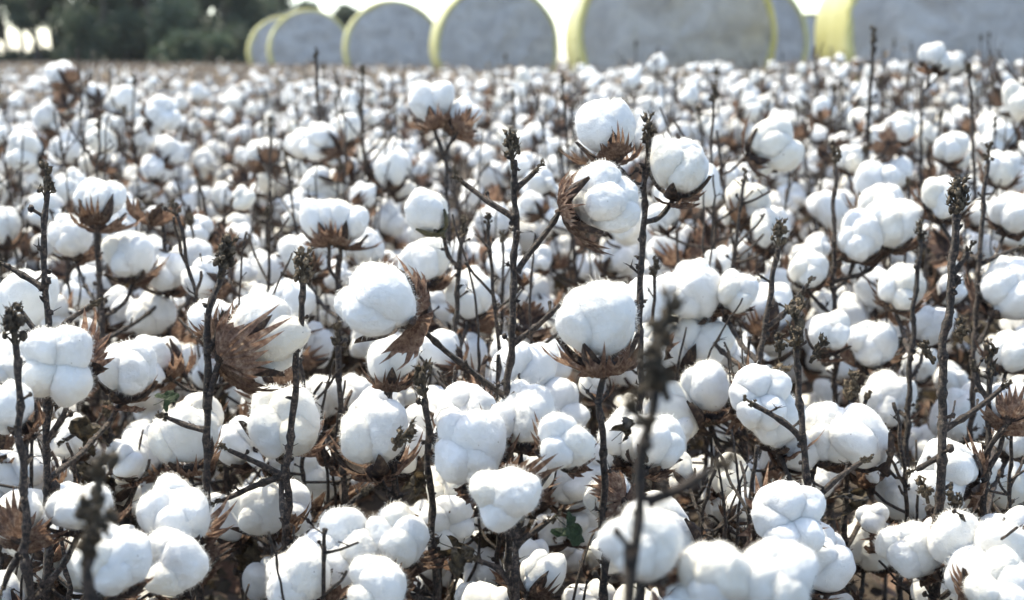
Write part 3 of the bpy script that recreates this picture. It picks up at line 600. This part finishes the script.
# the far rows, past counting: one mass
def far_mass(pts):
    V = []; Fc = []; Mt = []; nv = 0; r = np.random.default_rng(5)
    v1, f1 = ico(1); v0, f0 = ico(0); A = {1: (np.array([p[:] for p in v1]), np.array(f1)), 0: (np.array([p[:] for p in v0]), np.array(f0))}
    for (y, x, _) in pts:
        H = r.uniform(.66, .84) * hfac(x, y); sub = 1 if y < 22 else 0; bv, bf = A[sub]; a = r.uniform(0, 6.28); lean = r.normal(0, .05, 2)
        w_ = .0035 if y < 25 else .006                      # stem: a three sided tapering shaft
        for k in range(3):
            q = a + k * 2.094; V.append([[x + w_ * math.cos(q), y + w_ * math.sin(q), .1]])
        for k in range(3):
            q = a + k * 2.094; V.append([[x + lean[0] + .5 * w_ * math.cos(q), y + lean[1] + .5 * w_ * math.sin(q), H]])
        Fc.append(np.array([(0, 1, 4), (0, 4, 3), (1, 2, 5), (1, 5, 4), (2, 0, 3), (2, 3, 5)]) + nv); Mt += [1] * 6; nv += 6
        for k in range(3):                                  # thin bare side shoots standing up through the crop
            q = r.uniform(0, 6.28); o = r.uniform(.03, .12); z0 = r.uniform(.25, .5); z1 = H * r.uniform(.85, 1.12); p0 = np.array([x, y, z0]); p1 = np.array([x + o * math.cos(q), y + o * math.sin(q), z1]); w2 = w_ * .7
            V.append(np.array([p0 + [w2, 0, 0], p0 - [w2, 0, 0], p0 + [0, w2, 0], p1])); Fc.append(np.array([(0, 1, 3), (1, 2, 3), (2, 0, 3)]) + nv); Mt += [3 if k else 1] * 3; nv += 4
        nb = 9 if y < 13 else 6
        for k in range(nb):
            z = H - .06 - r.uniform(0, .32); q = r.uniform(0, 6.28); L = r.uniform(.03, .13); R = r.uniform(.026, .041)
            c = np.array([x + L * math.cos(q) + lean[0] * z / H, y + L * math.sin(q) + lean[1] * z / H, z])
            husk = r.random() < np.interp(y, [8, 12, 20, 40], [.18, .32, .58, .80])
            if not husk:
                sc_ = R * (1 + r.normal(0, .16, (len(bv), 1))) * np.array([[1, 1, .9]])
                V.append(bv * sc_ + c); Fc.append(bf + nv); Mt += [0] * len(bf); nv += len(bv)
            t0 = r.uniform(0, 6.28)                         # bract scraps below the boll
            for j in range(2):
                b_ = t0 + j * 2.2; d = np.array([math.cos(b_), math.sin(b_), 0]); e = np.array([-math.sin(b_), math.cos(b_), 0]); z_ = np.array([0, 0, 1.])
                V.append(np.array([c - z_ * R * 1.1, c + d * R * 1.05 - e * R * .7 - z_ * R * .4, c + d * R * 1.25 + z_ * R * .3, c + d * R * 1.05 + e * R * .7 - z_ * R * .4]))
                Fc.append(np.array([(0, 1, 2), (0, 2, 3)]) + nv); Mt += [2] * 2; nv += 4
        for k in range(7 if y < 13 else 12):                # dry leaf scraps and twigs
            c = np.array([x, y, 0]) + np.array([r.normal(0, .08), r.normal(0, .08), r.uniform(.3, H)]); s = r.uniform(.02, .055); dd = r.normal(0, 1, (3, 3)); dd /= np.linalg.norm(dd, axis=1)[:, None]
            V.append(c + dd * s); Fc.append(np.array([(0, 1, 2)]) + nv); Mt += [3]; nv += 3
    V = np.concatenate([np.asarray(q, float) for q in V]); Fc = np.concatenate(Fc)
    me = bpy.data.meshes.new('far_cotton_rows'); me.vertices.add(len(V)); me.vertices.foreach_set('co', V.ravel())
    me.loops.add(Fc.size); me.loops.foreach_set('vertex_index', Fc.ravel().astype(np.int32)); me.polygons.add(len(Fc))
    me.polygons.foreach_set('loop_start', np.arange(0, Fc.size, 3, dtype=np.int32)); me.polygons.foreach_set('loop_total', np.full(len(Fc), 3, np.int32))
    for m in (LINTF, BARK, HUSKF, STRAW): me.materials.append(m)
    me.polygons.foreach_set('material_index', np.array(Mt, np.int32)); me.polygons.foreach_set('use_smooth', np.array(Mt) == 0); me.update(calc_edges=True)
    return me
far = link('far_cotton_rows', far_mass(cells[NEAR:]))
far['kind'] = 'stuff'; far['label'] = 'far rows of cotton plants merging into a white and brown mass'; far['category'] = 'cotton rows'

# ------------------------------------------------------------------ ground
GM, nt_, b_ = material('field_soil')
n_ = nz(nt_, 1.2, 8, .65); c_ = ramp(nt_, n_.outputs[0], [(.3, (.035, .025, .018)), (.55, (.07, .05, .036)), (.75, (.12, .09, .065))])
nt_.links.new(c_.outputs[0], b_.inputs['Base Color']); b_.inputs['Roughness'].default_value = .95
f_ = nz(nt_, 30, 6, .7); bump(nt_, b_, f_.outputs[0], .8, .03)
mb = MB(); S = [-1500, -400, -60, -20, -5, 5, 20, 60, 400, 1500]; k = len(S)
mb.add([(a, b, 0) for b in S for a in S], [(j * k + i, j * k + i + 1, (j + 1) * k + i + 1, (j + 1) * k + i) for j in range(k - 1) for i in range(k - 1)])
g = link('ground', mb.mesh('ground', [GM])); g['kind'] = 'structure'; g['label'] = 'brown field soil under the cotton plants'; g['category'] = 'ground'

def litter():         # curled dry leaves and bract scraps fallen between the plants
    r = random.Random(8); mb = MB()
    for k in range(5200):
        y = .7 + 4.5 * r.random() ** 1.4; c = Vector((r.uniform(-.42, .42) * y, y, r.uniform(.004, .035))); L = r.uniform(.012, .034); a = r.uniform(0, 6.28)
        M = Matrix.Rotation(a, 3, 'Z') @ Matrix.Rotation(r.uniform(-.9, .9), 3, 'X') @ Matrix.Rotation(r.uniform(-.9, .9), 3, 'Y'); cu = r.uniform(.1, .6); P = []
        for (u, v) in ((-1, 0), (-.35, -.6), (-.35, .6), (.3, -.5), (.3, .55), (1, .1)): P.append(c + M @ Vector((u * L, v * L, cu * L * (v * v * 1.6 + u * u * .5))))
        for p in P: p.z = max(.003, p.z)
        mb.add(P, [(0, 1, 2), (1, 3, 4, 2), (3, 5, 4)], 0 if r.random() < .6 else 1)
    return mb.mesh('leaf_litter', [DRY, BRACT], False)
lo = link('leaf_litter', litter()); lo['kind'] = 'stuff'; lo['label'] = 'dry curled leaf litter on the soil between the cotton plants'; lo['category'] = 'leaf litter'

# ------------------------------------------------------------------ round bales
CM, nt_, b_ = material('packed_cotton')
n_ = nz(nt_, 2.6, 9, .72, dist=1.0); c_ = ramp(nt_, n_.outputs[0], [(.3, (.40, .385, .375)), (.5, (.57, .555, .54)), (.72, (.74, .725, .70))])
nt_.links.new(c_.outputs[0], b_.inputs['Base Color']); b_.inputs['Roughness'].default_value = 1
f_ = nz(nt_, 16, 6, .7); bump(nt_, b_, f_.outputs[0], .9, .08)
WM, nt_, b_ = material('yellow_wrap')
n_ = nz(nt_, 3, 4); c_ = ramp(nt_, n_.outputs[0], [(.3, (.62, .57, .20)), (.7, (.76, .72, .36))])
nt_.links.new(c_.outputs[0], b_.inputs['Base Color']); b_.inputs['Roughness'].default_value = .35
f_ = nz(nt_, 8, 5, .6); bump(nt_, b_, f_.outputs[0], .5, .05); leafy(nt_, b_, .25, c_.outputs[0])
def bale(px, d, R, yaw, label, seed, L=2.35):
    h = at(px, 300, d); p = empty('cotton_bale', (h.x, h.y, 0), label, 'cotton bale', 'round wrapped bales along the field edge'); p.rotation_euler = (0, 0, yaw)
    N = 72; off = Vector((seed * 5.1, 0, 0))
    def rr(a, y): return R * (1 + .014 * noise.noise(Vector((math.cos(a) * 2, math.sin(a) * 2, y * 1.3)) + off) + .005 * noise.noise(Vector((math.cos(a) * 9, math.sin(a) * 9, y * 3)) + off) - .012 * max(0, -math.cos(a)) ** 6)
    mb = MB(); prof = [(0, R * .93), (-.025, R * .945), (-.03, R * .965), (-.012, R * .99), (.05, R)] + [(L * t, R * (1 + .008 * math.sin(9 * t))) for t in (.15, .3, .5, .7, .85)] + [(L - .05, R), (L + .015, R * .99), (L + .035, R * .96), (L, R * .90)]
    V = []
    for (y, r) in prof:
        for i in range(N):
            a = 2 * math.pi * i / N; q = r * rr(a, y) / R
            if r < R * .94: q *= 1 + .03 * noise.noise(Vector((a * 3, seed, y)))
            V.append((q * math.sin(a), y, R + q * math.cos(a)))
    m = len(prof); mb.add(V, [(j * N + i, j * N + (i + 1) % N, (j + 1) * N + (i + 1) % N, (j + 1) * N + i) for j in range(m - 1) for i in range(N)])
    link('wrap', mb.mesh('wrap', [WM]), p)
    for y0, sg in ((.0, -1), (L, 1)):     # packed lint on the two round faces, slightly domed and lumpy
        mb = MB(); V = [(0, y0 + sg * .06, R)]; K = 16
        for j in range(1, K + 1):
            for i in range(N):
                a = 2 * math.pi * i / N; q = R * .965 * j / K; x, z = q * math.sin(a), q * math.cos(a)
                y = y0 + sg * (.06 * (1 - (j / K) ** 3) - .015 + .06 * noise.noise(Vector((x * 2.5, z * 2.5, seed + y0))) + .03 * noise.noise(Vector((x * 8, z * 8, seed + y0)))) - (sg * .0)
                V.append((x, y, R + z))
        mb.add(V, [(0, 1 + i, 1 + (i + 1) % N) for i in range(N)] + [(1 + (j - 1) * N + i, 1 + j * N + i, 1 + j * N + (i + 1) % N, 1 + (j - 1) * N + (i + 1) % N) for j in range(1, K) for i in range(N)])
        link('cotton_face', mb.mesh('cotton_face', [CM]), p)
    return p
bale(955, 14.0, 1.17, R_(-4.8), 'largest and nearest round cotton bale cut by the right edge', 1)
bale(672, 16.7, 1.15, R_(1), 'big grey faced round cotton bale right of centre', 2)
bale(733, 24.5, 1.15, R_(-4), 'round cotton bale half hidden behind the big one right of centre', 3)
bale(498, 27, 1.15, R_(6), 'round cotton bale at the middle of the photo, third largest', 4)
bale(397, 34.5, 1.15, R_(8), 'round cotton bale with bright yellow rim, second from the trees', 5)
bale(316, 42, 1.17, R_(11), 'small round cotton bale nearest the trees', 6)
bale(291, 47.5, 1.15, R_(12), 'smallest round cotton bale peeping out behind its neighbour by the trees', 7)
bale(803, 44, 1.15, R_(0), 'distant round cotton bale glimpsed in the gap beside the nearest bale', 8)

# ------------------------------------------------------------------ trees along the far field edge
TB, nt_, b_ = material('tree_bark'); n_ = nz(nt_, 3, 5); c_ = ramp(nt_, n_.outputs[0], [(.3, (.035, .03, .026)), (.7, (.13, .11, .09))])
nt_.links.new(c_.outputs[0], b_.inputs['Base Color']); b_.inputs['Roughness'].default_value = .9
TL = mk_leaf('eucalyptus_leaf', [(.3, (.035, .055, .034)), (.55, (.068, .095, .058)), (.8, (.11, .14, .085))], .35)
def tree(px, d, H, cw, clear, label, seed, leaves=2600, trunk=.22):
    rnd = random.Random(seed); h = at(px, 60, d); p = empty('gum_tree', (h.x, h.y, 0), label, 'tree', 'gum trees along the far field edge')
    mb = MB(); top = Vector((rnd.uniform(-.8, .8), rnd.uniform(-.5, .5), H * .86)); fork = Vector((top.x * .3, top.y * .3, H * clear))
    tr = spline([Vector((0, 0, -.2)), fork * .5 + Vector((rnd.uniform(-.2, .2), 0, 0)), fork, fork.lerp(top, .5) + Vector((rnd.uniform(-.6, .6), 0, 0)), top], .6)
    tube(mb, tr, [trunk * (1 - .85 * i / (len(tr) - 1)) + .02 for i in range(len(tr))], 8)
    clumps = [(top, cw * .42)]
    for k in range(11):
        i = int(len(tr) * rnd.uniform(clear * .8, .92)); s = tr[min(i, len(tr) - 1)]; a = rnd.uniform(0, 6.28); L = cw * rnd.uniform(.45, 1.0) * (1 - .35 * s.z / H)
        e = s + Vector((math.cos(a) * L, math.sin(a) * L, rnd.uniform(.15, .55) * L + .4)); m = s.lerp(e, .5) + Vector((0, 0, -.12 * L))
        tube(mb, spline([s, m, e], .5), [trunk * .34 - .0 + 0 * 1 for _ in range(1)] * len(spline([s, m, e], .5)), 5); clumps.append((e, cw * rnd.uniform(.26, .46))); clumps.append((m.lerp(e, .4) + Vector((0, 0, .3)), cw * rnd.uniform(.2, .32)))
    link('trunk', mb.mesh('trunk', [TB]), p)
    V = []; Fc = []
    for k in range(leaves):
        c, r = rnd.choice(clumps); dv = Vector((rnd.gauss(0, 1), rnd.gauss(0, 1), rnd.gauss(0, .75))); dv = dv.normalized() * r * rnd.random() ** .45
        q = c + dv; s = rnd.uniform(.12, .30); u = Vector((rnd.gauss(0, 1), rnd.gauss(0, 1), rnd.gauss(0, 1))).normalized(); t = u.orthogonal().normalized(); b = u.cross(t); o = len(V)
        V += [q - t * s * .35, q - b * s, q + t * s * .35, q + b * s + u * s * .3]; Fc.append((o, o + 1, o + 2, o + 3))
    mb = MB(); mb.add(V, Fc); link('crown', mb.mesh('crown', [TL], False), p)
trees = [(-28, 95, 9.5, 3.6, .22, 'tall gum tree cut by the left edge'), (6, 100, 9.5, 2.8, .26, 'gum tree standing clear at the left with sky between the trunks'), (34, 92, 9.0, 2.6, .25, 'slim gum tree second from the left edge'),
         (70, 98, 9.5, 3.0, .20, 'gum tree at the right side of the bright sky gap'), (98, 90, 8.5, 3.2, .16, 'dense dark gum tree just right of the sky gap'), (130, 96, 9.0, 3.4, .14, 'dense gum tree in the middle of the tree belt'), (158, 88, 8.0, 3.2, .14, 'thick trunked gum tree right of the belt middle'),
         (186, 100, 8.2, 3.2, .13, 'gum tree behind the round bush'), (214, 95, 6.4, 2.8, .13, 'gum tree where the belt begins to drop'), (240, 104, 6.2, 2.8, .13, 'lower gum tree near the bales'), (266, 110, 6.0, 2.6, .13, 'gum tree just left of the bales, half hidden by them'), (296, 118, 5.6, 2.6, .13, 'lowest gum tree rising behind the small bales')]
trees += [(22, 112, 11.0, 3.6, .40, 'gum tree in the back row beyond the bright sky gap'), (54, 116, 11.0, 3.8, .38, 'back row gum tree over the sky gap'), (84, 110, 10.0, 3.6, .2, 'back row gum tree beside the dense dark tree'), (114, 108, 10.5, 3.6, .2, 'back row gum tree filling the belt left of its middle'), (144, 106, 10.0, 3.6, .2, 'back row gum tree filling the belt at its middle'),
          (172, 108, 10.0, 3.6, .2, 'back row gum tree above the round bush'), (200, 106, 8.0, 3.4, .16, 'back row gum tree where the crowns step down'), (226, 112, 7.2, 3.2, .16, 'back row gum tree left of the smallest bale'), (346, 125, 5.4, 2.4, .13, 'small gum tree showing between the two bales nearest the trees')]
for k, (px, d, H, cw, cl, lb) in enumerate(trees): tree(px, d, H, cw, cl, lb, 60 + k, 5600)
def bush(px, d, H, W, label, seed):
    rnd = random.Random(seed); h = at(px, 60, d); p = empty('bush', (h.x, h.y, 0), label, 'bush', 'bushes below the gum trees'); mb = MB(); cl = []
    for k in range(9):
        a = rnd.uniform(0, 6.28); e = Vector((math.cos(a) * W * rnd.uniform(.1, .75), math.sin(a) * W * .5, H * rnd.uniform(.3, .8))); tube(mb, spline([Vector((0, 0, -.1)), e * .5, e], .4), .05, 5); cl.append((e, W * rnd.uniform(.26, .42)))
    link('trunk', mb.mesh('trunk', [TB]), p); V = []; Fc = []
    for k in range(1700):
        c, r = rnd.choice(cl); dv = Vector((rnd.gauss(0, 1), rnd.gauss(0, 1), rnd.gauss(0, .8))).normalized() * r * rnd.random() ** .45; q = c + dv; q.z = max(.05, q.z)
        s = rnd.uniform(.12, .28); u = Vector((rnd.gauss(0, 1), rnd.gauss(0, 1), rnd.gauss(0, 1))).normalized(); t = u.orthogonal().normalized(); b = u.cross(t); o = len(V)
        V += [q - t * s * .4, q - b * s, q + t * s * .4, q + b * s + u * s * .3]; Fc.append((o, o + 1, o + 2, o + 3))
    mb = MB(); mb.add(V, Fc); link('crown', mb.mesh('crown', [TL], False), p)
for k, (px, d, H, W, lb) in enumerate([(190, 78, 2.6, 2.4, 'round green bush in front of the tree belt'), (110, 88, 3.0, 3.0, 'dark bush under the dense trees'), (150, 92, 3.2, 3.0, 'dark bush between trunks in the middle of the belt'), (228, 90, 3.4, 3.0, 'bush left of the bales under the lower trees'), (4, 96, 1.5, 1.6, 'low scrub at the foot of the trees by the left edge'), (44, 100, 1.8, 2.0, 'low scrub in the bright sky gap between trunks'), (74, 94, 2.4, 1.8, 'shrub closing the right side of the sky gap'), (255, 100, 3.6, 3.0, 'bush tucked beside the smallest bale')]): bush(px, d, H, W, lb, 90 + k)

# ------------------------------------------------------------------ summer haze over the field
HM = bpy.data.materials.new('haze'); HM.use_nodes = True; nt_ = HM.node_tree; nt_.nodes.remove(nt_.nodes['Principled BSDF'])
pv = nt_.nodes.new('ShaderNodeVolumePrincipled'); pv.inputs['Color'].default_value = (.95, .97, 1, 1); pv.inputs['Density'].default_value = .00018
nt_.links.new(pv.outputs[0], nt_.nodes['Material Output'].inputs['Volume'])
mb = MB(); q = 1600; mb.add([(x, y, z) for z in (-1.2, 16) for y in (-q, q) for x in (-q, q)], [(0, 2, 3, 1), (4, 5, 7, 6), (0, 1, 5, 4), (2, 6, 7, 3), (0, 4, 6, 2), (1, 3, 7, 5)])
hz = link('haze', mb.mesh('haze', [HM], False)); hz['kind'] = 'stuff'; hz['label'] = 'thin pale haze hanging over the whole field'; hz['category'] = 'haze'
